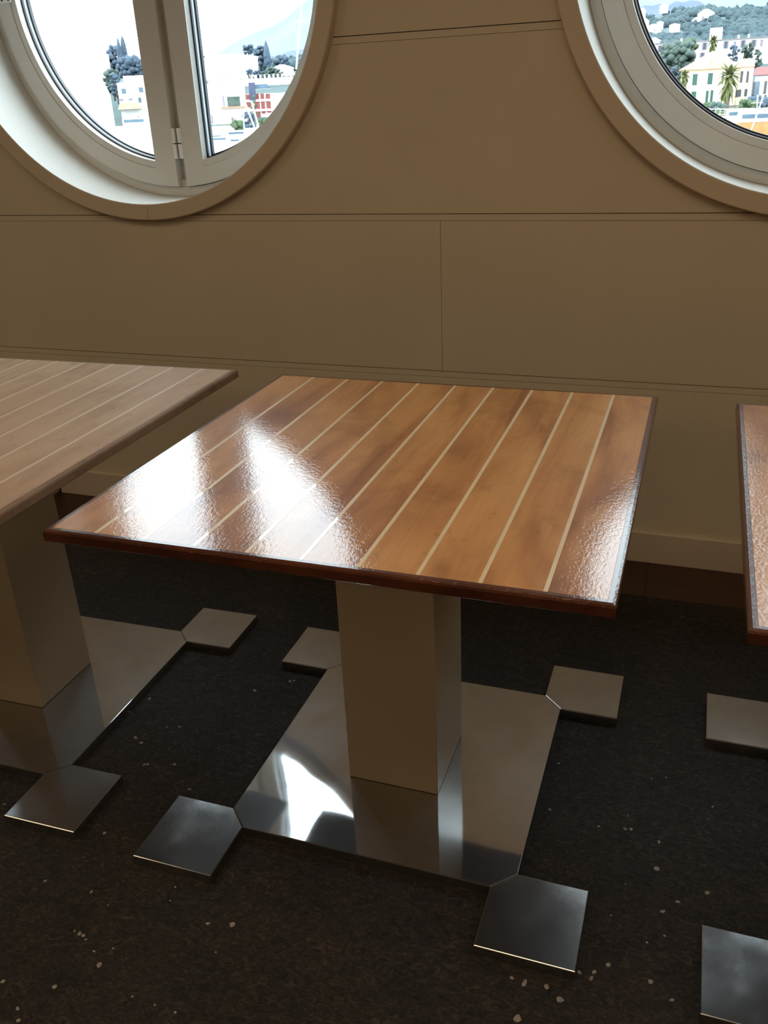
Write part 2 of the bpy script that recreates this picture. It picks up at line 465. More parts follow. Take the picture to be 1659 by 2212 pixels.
def window(idx, wx, label):
    w = empty('window_%d' % idx, (0, WALL_Y, 0), WALL_RZ)
    w.location = (wx * math.cos(WALL_RZ), WALL_Y + wx * math.sin(WALL_RZ), WIN_Z)
    tag(w, label, kind='structure')
    gap = 0.0011
    for q in range(4):      # the ring is made of four curved lengths meeting at the foot, sides and head
        lathe('trim_segment', [(LIP, -0.030), (RING - 0.003, -0.030), (RING, -0.027), (RING + 0.001, -0.0005), (LIP, -0.0005)], M['trim'], w, 48, q * PI / 2 + gap, (q + 1) * PI / 2 - gap)
    lathe('reveal', [(LIP - 0.003, -0.0285), (LIP, -0.0285), (LIP, 0.30), (LIP - 0.003, 0.30)], M['reveal'], w, 160)
    lathe('fixed_frame', [(LIP - 0.004, 0.206), (LIP - 0.004, 0.27), (0.600, 0.27), (0.600, 0.216), (0.6212, 0.216), (0.6235, 0.206)], M['frame'], w, 160)
    ro, ri = 0.6205, 0.545
    # two half-round sashes either side of the centre post
    for side, xo, xi, in ((-1, -0.010, -0.089), (1, 0.0235, 0.097)):
        s = d_frame('sash', side, ro, ri + 0.022, xo, xi - side * 0.0 if side < 0 else xi, 0.190, 0.250, M['frame'], w)
        d_frame('glazing_bead', side, ri + 0.0215, ri, xi - side * 0.0, xi, 0.1925, 0.2193, M['frame'], s)
        d_frame('gasket', side, ri + 0.004, ri - 0.005, xi - side * 0.004, xi + side * 0.005, 0.2195, 0.227, M['rubber'], s)
        d_frame('spacer', side, ri + 0.004, ri - 0.0055, xi - side * 0.004, xi + side * 0.0055, 0.2275, 0.240, M['spacer'], s)
        d_frame('outer_gasket', side, ri + 0.004, ri - 0.011, xi - side * 0.004, xi + side * 0.011, 0.2405, 0.254, M['rubber'], s)
        d_pane('pane', side, ri + 0.003, xi - side * 0.003, 0.2345, M['glass'], s)
    box('centre_post', -0.0088, 0.0225, 0.228, 0.25, -0.61, 0.61, M['frame'], w)
    for z in (-0.485, 0.485):
        h = empty('hinge', (0.0075, 0.190, z), 0, w)
        for z0, z1 in ((-0.047, -0.0015), (0.0015, 0.047)):
            for x0, x1 in ((-0.0165, -0.0045), (0.0045, 0.0165)):
                box('hinge_leaf', x0, x1, -0.006, 0.030, z0, z1, M['plastic'], h, 0.0015)
        tube('hinge_pin', [(0, 0.006, -0.047), (0, 0.006, 0.047)], 0.0028, M['joint'], h)
    lt = empty('stay_bracket', (-0.578, 0.190, -0.022), 0, w)
    box('bracket_plate', -0.022, 0.022, -0.006, 0.0, -0.014, 0.05, M['plastic'], lt, 0.002)
    box('bracket_arm', -0.010, 0.035, -0.024, -0.006, 0.006, 0.022, M['plastic'], lt, 0.002)
    for xx in (-0.013, 0.013): lathe('screw', [(0.0001, -0.0075), (0.0035, -0.0075), (0.0035, -0.006), (0.0001, -0.006)], M['joint'], lt, 12, cx=xx, cz=-0.006)
    # daylight portal: only tells the renderer where the sky is seen from the room
    pl = bpy.data.lights.new('window_portal', 'AREA'); pl.shape = 'SQUARE'; pl.size = 1.26; pl.cycles.is_portal = True
    po = bpy.data.objects.new('window_portal', pl); COL.objects.link(po)
    po.location = (w.location.x, WALL_Y + 0.32, WIN_Z); po.rotation_euler = (math.radians(-90), 0, WALL_RZ)
    return w
window(1, WIN_X[0], 'round window of two half-round white sashes above the raw table')
window(2, WIN_X[1], 'round window with deep white frame at the right')
window(3, WIN_X[2], 'round window further left along the wall')
window(4, WIN_X[3], 'round window further right along the wall')

# ------------------------------------------------------------------ tables
H, TH, HALF = 0.750, 0.0215, 0.4510
BX, OV, PAD, ZP = 0.3005, 0.0432, 0.1744, 0.025
def make_table(name, label, loc, rz, wood_m, edge_m, inlay_m):
    t = empty(name, loc, rz); tag(t, label, 'table', 'square pedestal tables along the wall')
    band = 0.012
    i = HALF - band
    core = box('tabletop', -i, i, -i, i, H - TH + 0.002, H - 0.0055, edge_m, t)
    xs = [-0.357 + 0.0893 * k for k in range(9)]
    sw = 0.0032
    edges = [-i] + [v for q in xs for v in (q - sw, q + sw)] + [i]
    for k in range(0, len(edges), 2):
        a, b = edges[k], edges[k + 1]
        cx, hw = (a + b) / 2, (b - a) / 2
        o = box('plank', -hw + 0.0002, hw - 0.0002, -i, i, H - 0.0055, H - 0.0002, wood_m, core)
        o.location = (cx, 0, 0)
    sm = None
    for q in xs:
        if sm is None:
            s = box('inlay_strip', -sw, sw, -i, i, H - 0.0055, H - 0.0001, inlay_m, core); sm = s.data
        else: s = link('inlay_strip', sm, None, core)
        s.location = (q, 0, 0)
    bz = 0.0055
    prof = [(i + 0.0002, H - TH), (HALF - 0.002, H - TH), (HALF, H - TH + 0.002), (HALF, H - bz), (HALF - 0.0016, H - 0.0022), (HALF - bz, H - 0.0002), (i + 0.0002, H - 0.0002)]
    bm_me = None
    for k in range(4):
        v = []
        for r, z in prof: v.append((-r, -r, z))
        for r, z in prof: v.append((r, -r, z))
        n_ = len(prof)
        f = [(q, n_ + q, n_ + (q + 1) % n_, (q + 1) % n_) for q in range(n_)] + [tuple(range(n_)), tuple(range(n_, 2 * n_))[::-1]]
        if bm_me is None:
            o = mesh('edge_band', v, f, edge_m, core)
            bm = bmesh.new(); bm.from_mesh(o.data); bmesh.ops.recalc_face_normals(bm, faces=bm.faces[:]); bm.to_mesh(o.data); bm.free()
            bm_me = o.data
        else: o = link('edge_band', bm_me, None, core)
        o.rotation_euler = (0, 0, k * PI / 2)
    box('column', -0.0992, 0.0992, -0.1005, 0.1005, ZP + 0.0004, H - TH + 0.002, M['col'], t, 0.0016)
    a, c = BX, BX - OV
    s = 0.0004
    prism('base_plate', [(a, -c), (a, c), (c, a), (-c, a), (-a, c), (-a, -c), (-c, -a), (c, -a)], 0.0032, ZP, M['steel'], t, 0.0019)
    for sx, sy in ((1, 1), (-1, 1), (-1, -1), (1, -1)):
        e_, q = c, c + PAD
        P = [(sx * q, sy * e_), (sx * q, sy * q), (sx * e_, sy * q), (sx * e_, sy * (a + s)), (sx * (a + s), sy * e_)]
        if sx * sy < 0: P = P[::-1]
        prism('foot_pad', P, 0.0032, ZP, M['pad'], t, 0.0019)
    return t
make_table('pedestal_table', 'varnished red brown table with pale inlay stripes and glossy reflections, the middle table', (0.0005, 0.004, 0), 0.0, M['varn'], M['edge'], M['inlay'])
make_table('pedestal_table', 'pale sanded unvarnished table with white stripes at the left', (-1.0233, 0.0142, 0), 0.0166, M['raw'], M['rawedge'], M['rawinlay'])
make_table('pedestal_table', 'wet varnished table cut off by the right edge of the picture', (1.060, -0.011, 0), 0.0009, M['wet'], M['wetedge'], M['inlay'])

# ------------------------------------------------------------------ fill lamps added on the ceiling, out of view, to brighten wall and tables
for k, (lx, ly) in enumerate(((-2.4, -0.95), (0.2, -0.95), (2.8, -0.95), (-2.4, -3.9), (0.2, -3.9), (2.8, -3.9))):
    L = empty('fill_lamp', (lx, ly, ZC)); tag(L, ('left', 'middle', 'right')[k % 3] + ' flat square added fill lamp ' + ('above the tables' if k < 3 else 'by the back wall'), 'fill lamp', 'added square fill lamps')
    for x0, x1, y0, y1 in ((-0.63, 0.63, -0.63, -0.60), (-0.63, 0.63, 0.60, 0.63), (-0.63, -0.60, -0.60, 0.60), (0.60, 0.63, -0.60, 0.60)):
        box('fill_rim', x0, x1, y0, y1, -0.03, 0.0, M['frame'], L)
    box('fill_diffuser', -0.60, 0.60, -0.60, 0.60, -0.02, 0.0, M['lamp'], L)
    ld = bpy.data.lights.new('fill_glow', 'AREA'); ld.shape = 'SQUARE'; ld.size = 1.16; ld.energy = FILL_W if k < 3 else FILL_BACK_W; ld.color = (1.0, 0.80, 0.56)
    lo = bpy.data.objects.new('fill_glow', ld); COL.objects.link(lo); lo.parent = L; lo.location = (0, 0, -0.035)

# ------------------------------------------------------------------ the harbour town outside
FM = dict(
    white=paint('white render', (0.80, 0.78, 0.74), 0.8, 0.04, 0.2, 0), yellow=paint('yellow render', (0.62, 0.54, 0.36), 0.8, 0.04, 0.2, 0),
    red=paint('red render', (0.17, 0.045, 0.042), 0.8, 0.1, 0.3, 0), peach=paint('terracotta tiles', (0.25, 0.155, 0.105), 0.8, 0.12, 0.8, 0),
    redroof=paint('red tiles', (0.16, 0.042, 0.044), 0.8, 0.1, 0.6, 0), green=paint('green shutters', (0.014, 0.058, 0.05), 0.6, 0.1, 2, 0),
    dark=paint('dark opening', (0.035, 0.04, 0.05), 0.4, 0.1, 2, 0), louvre=paint('grey shutters', (0.14, 0.13, 0.17), 0.6, 0.1, 2, 0),
    blueglass=paint('blue glazing', (0.05, 0.09, 0.13), 0.2, 0.2, 0.5, 0), slate=paint('slate cladding', (0.035, 0.045, 0.085), 0.6, 0.1, 0.5, 0),
    stone=paint('pale stone', (0.55, 0.53, 0.50), 0.9, 0.1, 0.1, 0), plinth=paint('grey plinth', (0.12, 0.11, 0.12), 0.8, 0.1, 1, 0),
    hull=paint('white hull', (0.80, 0.82, 0.84), 0.3, 0.02, 0.5, 0), blue=paint('blue canvas', (0.01, 0.09, 0.34), 0.6, 0.05, 2, 0),
    teak=paint('orange teak', (0.50, 0.21, 0.08), 0.6, 0.1, 2, 0), mast=paint('white mast', (0.85, 0.85, 0.85), 0.4, 0.02, 1, 0),
    rail=paint('pale railing', (0.55, 0.62, 0.60), 0.6, 0.05, 1, 0), trunk=paint('bark', (0.10, 0.075, 0.055), 0.9, 0.2, 2, 0),
    pine=foliage('dark pine', (0.036, 0.054, 0.078), (0.062, 0.086, 0.115)), olive=foliage('olive tree', (0.034, 0.052, 0.050), (0.072, 0.098, 0.084)),  # the pine green is blued to carry the haze of distance
    leaf=foliage('bright leaves', (0.030, 0.055, 0.030), (0.075, 0.105, 0.055)), palm=foliage('palm fronds', (0.035, 0.050, 0.018), (0.10, 0.105, 0.045), 2.0),
    wood=foliage('hillside wood', (0.026, 0.044, 0.054), (0.048, 0.072, 0.080), 0.03), scrub=foliage('hillside scrub', (0.036, 0.056, 0.060), (0.062, 0.086, 0.088), 0.02),  # bluish air haze mixed into the hillside greens
    mount=foliage('haze tinted mountain', (0.092, 0.150, 0.160), (0.112, 0.172, 0.182), 0.004), ridge=foliage('far wooded ridge', (0.055, 0.080, 0.125), (0.070, 0.095, 0.150), 0.01),  # pale blue distance haze is put into these two base colours
    water=paint('harbour water', (0.05, 0.10, 0.12), 0.15, 0.2, 0.05, 0),
)
def pol(ae, D, z=None):
    a, e = math.radians(ae[0]), math.radians(ae[1])
    return Vector((CAM.x + D * math.sin(a), CAM.y + D * math.cos(a), CAM.z + D * math.tan(e) if z is None else z))

# ground, hill and mountain
def interp(tab, v):
    for (a, p), (b, q) in zip(tab, tab[1:]):
        if v <= b: return p + (q - p) * max(0, (v - a)) / (b - a)
    return tab[-1][1]
def ground_z(D, az):
    right = interp([(-22, 0), (-14, 1)], az)
    el = interp([(118, -1.62), (160, -1.35), (205, -1.1), (235, -0.6), (290, 1.0), (340, 1.5), (450, 2.4), (600, 3.2), (720, 3.75), (900, 3.3)], D) * right + \
         interp([(118, -1.62), (160, -1.2), (215, -0.6), (235, 0.3), (275, 1.6), (340, 1.9), (450, 2.1), (600, 2.3), (720, 2.4), (900, 2.0)], D) * (1 - right)
    z = CAM.z + D * math.tan(math.radians(el))
    if D > 350: z += (D - 350) / 350 * 5 * noise.noise(Vector((az * 0.35, D * 0.006, 2.0)))
    return z
def polar_grid(name, azs, Ds, zf, mat):
    v, f = [], []
    for a in azs:
        for D in Ds: v.append(pol((a, 0), D, zf(D, a)))
    k = len(Ds)
    for i in range(len(azs) - 1):
        for j in range(k - 1): f.append((i * k + j, (i + 1) * k + j, (i + 1) * k + j + 1, i * k + j + 1))
    return mesh(name, v, f, mat, None, True)
azs = [-62 + 0.8 * i for i in range(130)]
tag(polar_grid('hillside', azs, [192, 205, 220, 235, 255, 275, 290, 310, 340, 380, 420, 460, 500, 550, 600, 660, 720, 800, 900], ground_z, FM['scrub']), 'scrubby hillside rising behind the harbour town', kind='structure')
tag(polar_grid('promenade', azs, [118, 135, 160, 185, 192], ground_z, FM['stone']), 'pale paved promenade behind the quay', kind='structure')
def mount_z(D, az):
    el = interp([(-62, 1.2), (-34, 1.9), (-29.5, 2.6), (-26, 4.0), (-23, 5.35), (-17, 8.0), (-10, 8.6), (-3, 7.0), (5, 7.5), (42, 6.0)], az)
    t = (D - 1800) / 1700.0
    return CAM.z + D * math.tan(math.radians(el * (0.25 + 0.75 * min(1, t)))) + 25 * noise.noise(Vector((az * 0.5, D * 0.002, 7))) * t
tag(polar_grid('mountain', azs, [1800, 2100, 2500, 3000, 3500, 3560], lambda D, a: mount_z(min(D, 3500), a) - (200 if D > 3500 else 0), FM['mount']), 'haze tinted blue green mountain beyond the town', kind='structure')
def ridge_z(D, az):
    el = interp([(-62, 1.6), (-30, 2.2), (-26, 2.65), (-24, 2.95), (-20, 3.3), (-8, 3.9), (-2, 4.3), (0.5, 3.5), (42, 3.2)], az)
    t = (D - 1000) / 500.0
    return CAM.z + D * math.tan(math.radians(el * (0.4 + 0.6 * min(1, t)))) + 8 * noise.noise(Vector((az * 2.0, D * 0.004, 3)))
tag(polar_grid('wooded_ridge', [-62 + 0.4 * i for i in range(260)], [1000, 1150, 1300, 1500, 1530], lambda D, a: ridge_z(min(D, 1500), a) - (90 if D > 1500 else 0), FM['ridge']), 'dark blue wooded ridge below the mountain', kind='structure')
wv = []; 
for a in azs:
    wv += [pol((a, 0), 4.5, -2.75), pol((a, 0), 119, -2.75)]
tag(mesh('harbour_water', wv, [(2 * i, 2 * i + 2, 2 * i + 3, 2 * i + 1) for i in range(len(azs) - 1)], FM['water']), 'harbour water below the windows', kind='structure')
qv, qf = [], []
for a in azs: qv += [pol((a, 0), 116.5, -3.2), pol((a, 0), 116.5, -1.96), pol((a, 0), 126, -1.96)]
for i in range(len(azs) - 1):
    for j in range(2): qf.append((3 * i + j, 3 * i + 3 + j, 3 * i + 4 + j, 3 * i + 1 + j))
tag(mesh('quay', qv, qf, FM['stone']), 'pale stone quay at the edge of the harbour', kind='structure')

# trees
def blob(bm, c, r, sq=1.0, sub=1, jit=0.22, rnd=random):
    g_ = bmesh.ops.create_icosphere(bm, subdivisions=sub, radius=1.0)['verts']
    for v in g_:
        k = 1 + rnd.uniform(-jit, jit)
        v.co = Vector((c[0] + v.co.x * r * k, c[1] + v.co.y * r * k, c[2] + v.co.z * r * sq * k))
def tree(name, label, p, h, w, mat, crown0=0.25, clumps=16, seed=1, group=None, cat='tree'):
    rn = random.Random(seed)
    t = empty(name, p); tag(t, label, cat, group)
    bm = bmesh.new()
    zc, hz = h * (1 + crown0) / 2, h * (1 - crown0) / 2
    for i in range(int(clumps * 2.2 * max(1.0, w / 4.5) ** 2)):
        a, q = rn.uniform(0, 2 * PI), math.sqrt(rn.uniform(0, 1))
        zz = rn.uniform(-0.8, 0.8); lim = math.sqrt(1 - zz * zz)
        rr = min(w / 2 * rn.uniform(0.20, 0.36), rn.uniform(0.55, 0.95))
        blob(bm, (math.cos(a) * q * (w / 2 - rr * 0.7) * lim, math.sin(a) * q * (w / 2 - rr * 0.7) * lim, zc + zz * (hz - rr * 0.4)), rr, 0.9, 1, 0.24, rn)
    from_bm('crown', bm, mat, t, True)
    tube('trunk', [(0, 0, -0.5), (0.02 * h, 0, h * 0.3), (0, 0, h * 0.6)], [w * 0.05, w * 0.04, w * 0.02], FM['trunk'], t)
    return t
def cypress(label, p, h, w, seed=1):
    rn = random.Random(seed); t = empty('cypress', p); tag(t, label, 'tree', 'cypress trees')
    bm = bmesh.new(); rings = []
    for i in range(11):
        q = i / 10; rad = w / 2 * math.sin(PI * min(1, 0.18 + 0.82 * q)) ** 0.8 * (1 - 0.25 * q) + 0.02
        rings.append([bm.verts.new((rad * rn.uniform(0.8, 1.2) * math.cos(k * PI / 5), rad * rn.uniform(0.8, 1.2) * math.sin(k * PI / 5), h * (0.06 + 0.94 * q))) for k in range(10)])
    for s, u in zip(rings, rings[1:]):
        for k in range(10): bm.faces.new((s[k], s[(k + 1) % 10], u[(k + 1) % 10], u[k]))
    bm.faces.new(rings[0][::-1]); bm.faces.new(rings[-1])
    from_bm('crown', bm, FM['pine'], t)
    tube('trunk', [(0, 0, -0.5), (0, 0, h * 0.2)], w * 0.08, FM['trunk'], t)
def palm(label, p, h, w, seed=1):
    rn = random.Random(seed); t = empty('palm_tree', p); tag(t, label, 'palm tree', 'palm trees')
    th = h * 0.72
    tube('trunk', [(0, 0, -0.3), (0.03 * h, 0, th * 0.5), (0.0, 0, th)], [0.055 * h, 0.04 * h, 0.045 * h], FM['trunk'], t)
    for i in range(44):
        a = i * 2.4; up = 1.5 - 3.4 * (i / 43.0)
        L = w * 0.50 * rn.uniform(0.85, 1.15) * (1.0 if up > -0.4 else 0.8)
        v, f = [], []
        for k in range(7):
            q = k / 6.0
            d = L * q / math.sqrt(1 + 0.4 * up * up); z = th + L * (up * q - 0.55 * q * q) + 0.02 * h - (0.10 * h if up < -0.8 else 0)
            wd = 0.085 * w * math.sin(PI * (0.12 + 0.86 * q))
            cx, cy = math.cos(a), math.sin(a)
            for s, dz in ((-1, -0.35), (0, 0), (1, -0.35)): v.append((cx * d - cy * wd * s, cy * d + cx * wd * s, z + dz * wd))
        for k in range(6):
            for s in (0, 1): f.append((3 * k + s, 3 * k + s + 1, 3 * k + s + 4, 3 * k + s + 3))
        o = mesh('frond', v, f, FM['palm'], t)
        o.modifiers.new('thick', 'SOLIDIFY').thickness = 0.03

# buildings --------------------------------------------------------------
class Facade:
    """a building whose front faces the ship: x right and z up on its front, y into its depth"""
    def __init__(s, name, label, D, az, base, cat='building', group=None, turn=0.0):
        s.D, s.az = D, az
        p = pol((az, base), D); s.z0 = p.z
        s.e = empty(name, p, -math.radians(az) + turn); tag(s.e, label, cat, group)
    def xz(s, ae):
        d = math.radians(ae[0] - s.az)
        return s.D * math.tan(d), CAM.z + s.D / math.cos(d) * math.tan(math.radians(ae[1])) - s.z0
    def rect(s, name, a, b, y0, y1, mat, parent=None):
        (x0, z0), (x1, z1) = s.xz(a), s.xz(b)
        return box(name, min(x0, x1), max(x0, x1), y0, y1, min(z0, z1), max(z0, z1), FM[mat], parent or s.e)
    def body(s, name, x0, x1, z1, depth, mat, z0=-2.5, y0=0.0): return box(name, x0, x1, y0, y0 + depth, z0, z1, FM[mat], s.e)
    def hip(s, x0, x1, z0, depth, rise, mat, over=0.5, ridge=None, y0=0.0):
        x0, x1, ya, yb = x0 - over, x1 + over, y0 - over, y0 + depth + over
        if ridge is None:
            q = min(depth / 2 + over, (x1 - x0) / 2 - 0.01); ridge = (x0 + q, x1 - q)
        ym = (ya + yb) / 2
        v = [(x0, ya, z0), (x1, ya, z0), (x1, yb, z0), (x0, yb, z0), (ridge[0], ym, z0 + rise), (ridge[1], ym, z0 + rise)]
        v += [(a, b, c - 0.18) for a, b, c in v[:4]]
        return mesh('roof', v, [(0, 1, 5, 4), (1, 2, 5), (2, 3, 4, 5), (3, 0, 4), (0, 6, 7, 1), (1, 7, 8, 2), (2, 8, 9, 3), (3, 9, 6, 0), (6, 9, 8, 7)], FM[mat], s.e)
    def window(s, ae, w, h, mat='dark', shutters=None):
        x, z = s.xz(ae)
        o = box('window', x - w / 2, x + w / 2, -0.06, 0.04, z - h / 2, z + h / 2, FM[mat], s.e)
        if shutters:
            for k in (-1, 1): box('shutter', x + k * w * 0.75 - w * 0.25, x + k * w * 0.75 + w * 0.25, -0.14, -0.02, z - h / 2, z + h / 2, FM[shutters], o)

# --- seen through the right-hand window
b = Facade('yellow_villa', 'yellow villa with hipped peach tiled roof and green shutters', 205, -0.60, -1.15)
xl, _ = b.xz((-2.167, 0.024)); xr, _ = b.xz((1.612, -0.145)); _, ze = b.xz((-0.764, 0.932))
xm, _ = b.xz((0.798, -0.108))
b.body('wall', xl, xm, ze, 11, 'yellow'); b.body('side_wing', xm, xr, ze, 8, 'yellow', y0=0.6)
b.hip(xl, xm, ze, 11, 3.2, 'peach', ridge=(b.xz((-0.660, 1.745))[0], b.xz((-0.323, 1.727))[0]))
b.hip(xm, xr, ze, 8, 1.5, 'peach', 0.1, ridge=(xm, xr), y0=0.6)
for q in ((-0.899, 1.282), (-0.226, 1.292)):
    x, z = b.xz(q); box('skylight', x - 0.75, x + 0.75, 1.0, 2.2, z - 0.5, z + 0.25, FM['stone'], b.e)
for q, w, h, mt in (((-1.885, 0.432), 0.55, 1.9, 'plinth'), ((-1.416, 0.410), 0.9, 2.0, 'green'), ((-0.612, 0.419), 0.9, 2.0, 'green'), ((0.041, 0.411), 0.4, 2.0, 'dark'), ((0.353, 0.419), 0.35, 1.9, 'dark'),
                    ((-1.399, -0.480), 0.9, 2.1, 'green')):
    b.window(q, w, h, mt)
for q in ((-0.685, -0.486), (-0.442, -0.473)): b.window(q, 0.5, 2.2, 'green')
for q, w, h in (((1.019, 0.433), 0.45, 2.0), ((1.329, 0.418), 0.4, 2.0), ((0.880, -0.390), 0.55, 1.3), ((1.021, -0.372), 0.5, 1.3), ((1.331, -0.363), 0.5, 1.3)):
    x, z = b.xz(q); box('window', x - w / 2, x + w / 2, 0.5, 0.62, z - h / 2, z + h / 2, FM['dark'], b.e)
b.rect('plinth', (-2.047, -0.975), (1.678, -1.050), -0.15, 0.0, 'plinth')

b = Facade('red_roofed_house', 'pale house with bright red roof beside the yellow villa', 198, 1.95, -1.15)
xl, _ = b.xz((1.731, -0.150)); _, ze = b.xz((2.037, 0.406))
b.body('wall', xl, xl + 9, ze, 9, 'yellow'); 
x0, z0 = b.xz((1.606, 0.472)); _, z1 = b.xz((1.975, 0.883))
mesh('roof', [(x0, -0.4, z0), (x0 + 10, -0.4, z0), (x0 + 10, 3.5, z1), (x0 + 0.4, 3.5, z1), (x0, 9.4, z0), (x0 + 10, 9.4, z0)], [(0, 1, 2, 3), (3, 2, 5, 4), (0, 3, 4), (1, 5, 2)], FM['redroof'], b.e)
for q, w, h, mt in (((1.716, -0.218), 0.5, 2.6, 'dark'), ((1.904, -0.204), 0.7, 2.6, 'blueglass'), ((2.297, -0.152), 0.5, 2.2, 'dark'), ((1.733, -0.727), 0.5, 1.6, 'green'), ((2.070, -0.764), 0.6, 1.6, 'green'), ((2.328, -0.751), 0.6, 1.6, 'green')):
    b.window((max(q[0], 1.36), q[1]), w, h, mt)

b = Facade('terrace_block', 'long white terrace with a row of shuttered windows and stepped attic', 292, -0.8, 0.7)
xl, zt = b.xz((-3.957, 2.290)); xr = xl + 44; _, zt = b.xz((-0.668, 2.262))
b.body('wall', xl, xr, zt, 12, 'white', -4)
box('eaves', xl - 0.3, xr + 0.3, -0.4, 12.4, zt, zt + 0.35, FM['plinth'], b.e)
b.rect('attic_base', (-1.414, 2.283), (0.274, 2.318), 1.0, 6, 'white'); b.rect('attic', (-0.868, 2.341), (-0.220, 2.922), 1.5, 6, 'white')
for q in ((-3.415, 2.032), (-2.996, 2.032), (-2.604, 2.034), (-2.093, 2.051), (-1.653, 2.026), (-1.076, 2.039), (0.022, 2.044), (0.895, 2.038), (1.433, 2.028), (-1.146, 1.568)):
    b.window(q, 0.75, 1.75, 'dark', 'louvre')
for q in ((-0.572, 2.033), (0.474, 2.018), (1.827, 2.027)): b.window(q, 0.75, 1.7, 'louvre')
for q in ((-2.339, 2.336), (0.647, 2.340), (1.162, 2.331)):
    x, z = b.xz(q); box('chimney', x - 0.25, x + 0.25, 3, 3.6, zt, zt + 1.3, FM['white'], b.e)

HOUSES = []
for k, (q, w, h, D, lab) in enumerate((((-3.423, 4.070), 7.5, 3.4, 690, 'white hillside house highest up, near the top of the right window'), ((-4.505, 3.874), 6, 5, 640, 'white hillside house cut by the frame below the highest one'),
        ((-4.389, 3.354), 9, 6, 560, 'large white hillside house low against the window frame'), ((-3.946, 3.059), 11, 4, 520, 'flat white house just above the terrace roof'),
        ((-1.117, 3.549), 13, 6, 600, 'widest white hillside villa above the stepped attic'), ((-1.566, 3.293), 6.5, 3.4, 560, 'small gabled white house below the widest hillside villa'),
        ((-3.550, 3.304), 4.5, 1.8, 540, 'tiny flat white roof among the bushes'), ((-2.707, 3.142), 7, 1.8, 500, 'long low white roof among dark bushes'), ((-3.719, 2.413), 5, 2.4, 330, 'small white shed at the left end of the terrace'))):
    b = Facade('hillside_house', lab, D, q[0], q[1] - math.degrees(math.atan(h * 0.5 / D)), 'house', 'white houses on the hillside', turn=(-0.3, 0.2, 0.35)[k % 3])
    w *= 0.62; h *= 0.85
    HOUSES.append((q[0], D, w))
    b.body('wall', -w / 2, w / 2, h * 0.75, w * 0.7, 'white', -2)
    b.hip(-w / 2, w / 2, h * 0.75, w * 0.7, h * 0.45, 'white', 0.2)
    for xx in (-w * 0.25, w * 0.22): box('window', xx - w * 0.06, xx + w * 0.06, -0.1, 0.05, h * 0.25, h * 0.5, FM['louvre'], b.e)

# woodland scattered over the hill: nobody could count it
rn = random.Random(11)
_b = bmesh.new(); bmesh.ops.create_icosphere(_b, subdivisions=1, radius=1.0)
IV = [v.co.copy() for v in _b.verts]; IF = [tuple(v.index for v in f.verts) for f in _b.faces]; _b.free()
wv_, wf_ = [], []
for i in range(4200):
    D = rn.uniform(330, 720); a = rn.uniform(-40, 14) if i % 3 else rn.uniform(-6, 4)
    rr = rn.uniform(1.1, 3.0)
    if any(abs(a - ha) * D * 0.0175 < hw + rr * 1.5 and -14 - rr < D - hd < hw + rr + 12 for ha, hd, hw in HOUSES): continue
    p = pol((a, 0), D, ground_z(D, a) + rr * 0.35)
    k = len(wv_)
    for c in IV:
        j = rr * rn.uniform(0.72, 1.25)
        wv_.append((p.x + c.x * j, p.y + c.y * j, p.z + c.z * j * 0.9))
    wf_ += [tuple(k + q for q in f) for f in IF]
fo = mesh('hillside_woodland', wv_, wf_, FM['wood'], None, True)
tag(fo, 'dark bushes and trees thickly covering the hillside', 'woodland', kind='stuff')

def at_px(q, D, h):     # foot of something h tall whose middle is seen at q
    p = pol(q, D); p.z -= h / 2; return p
tree('olive_tree', 'big grey green tree left of the yellow villa', at_px((-2.441, 1.086), 228, 12), 12, 9.5, FM['olive'], 0.1, 34, 5)
tree('leafy_tree', 'taller leafy tree top against the terrace windows', at_px((-1.959, 1.680), 240, 8), 8, 5, FM['leaf'], 0.15, 20, 6)
tree('dark_tree', 'dark tree at the left corner of the yellow villa', at_px((-2.514, 0.275), 214, 7.5), 7.5, 2.5, FM['pine'], 0.1, 20, 16)
palm('tall shaggy palm in front of the yellow villa', pol((0.385, -1.330), 188), 8.4, 4.4, 3)
palm('small palm at the left corner of the yellow villa', pol((-1.995, -0.219), 196), 4.0, 2.6, 4)
palm('palm behind the peak of the peach roof', pol((-0.644, 1.382), 235), 5.0, 3.0, 8)
tree('roof_tree', 'dark tree behind the roof of the side wing', at_px((0.459, 1.549), 240, 4.5), 4.5, 3, FM['pine'], 0.05, 12, 9)
tree('roof_tree', 'bluish tree in front of the terrace at the right', at_px((1.225, 1.641), 245, 4.5), 4.5, 3.6, FM['olive'], 0.05, 14, 10)
tree('roof_tree', 'slim dark tree behind the red roof', at_px((1.756, 1.321), 235, 5.5), 5.5, 2.6, FM['olive'], 0.05, 14, 12)
for k, (q, w, lab, mt) in enumerate((((1.909, -0.989), 5.0, 'dark shrub in front of the red roofed house', 'pine'), ((1.447, -1.111), 3.6, 'bright shrub left of the crossing masts', 'leaf'), ((2.466, -1.080), 3.4, 'dark shrub at the right edge of the window', 'pine'), ((-0.567, -1.128), 3.2, 'small bright bush at the foot of the yellow villa', 'leaf'), ((-0.162, -1.238), 4.0, 'low hedge bush beneath the tall palm', 'olive'))):
    tree('shrub', lab, at_px(q, (182, 177, 187, 182, 176)[k], 2.6), 2.8, w, FM[mt], 0.0, 12, 20 + k, 'shrubs along the quay', 'shrub')

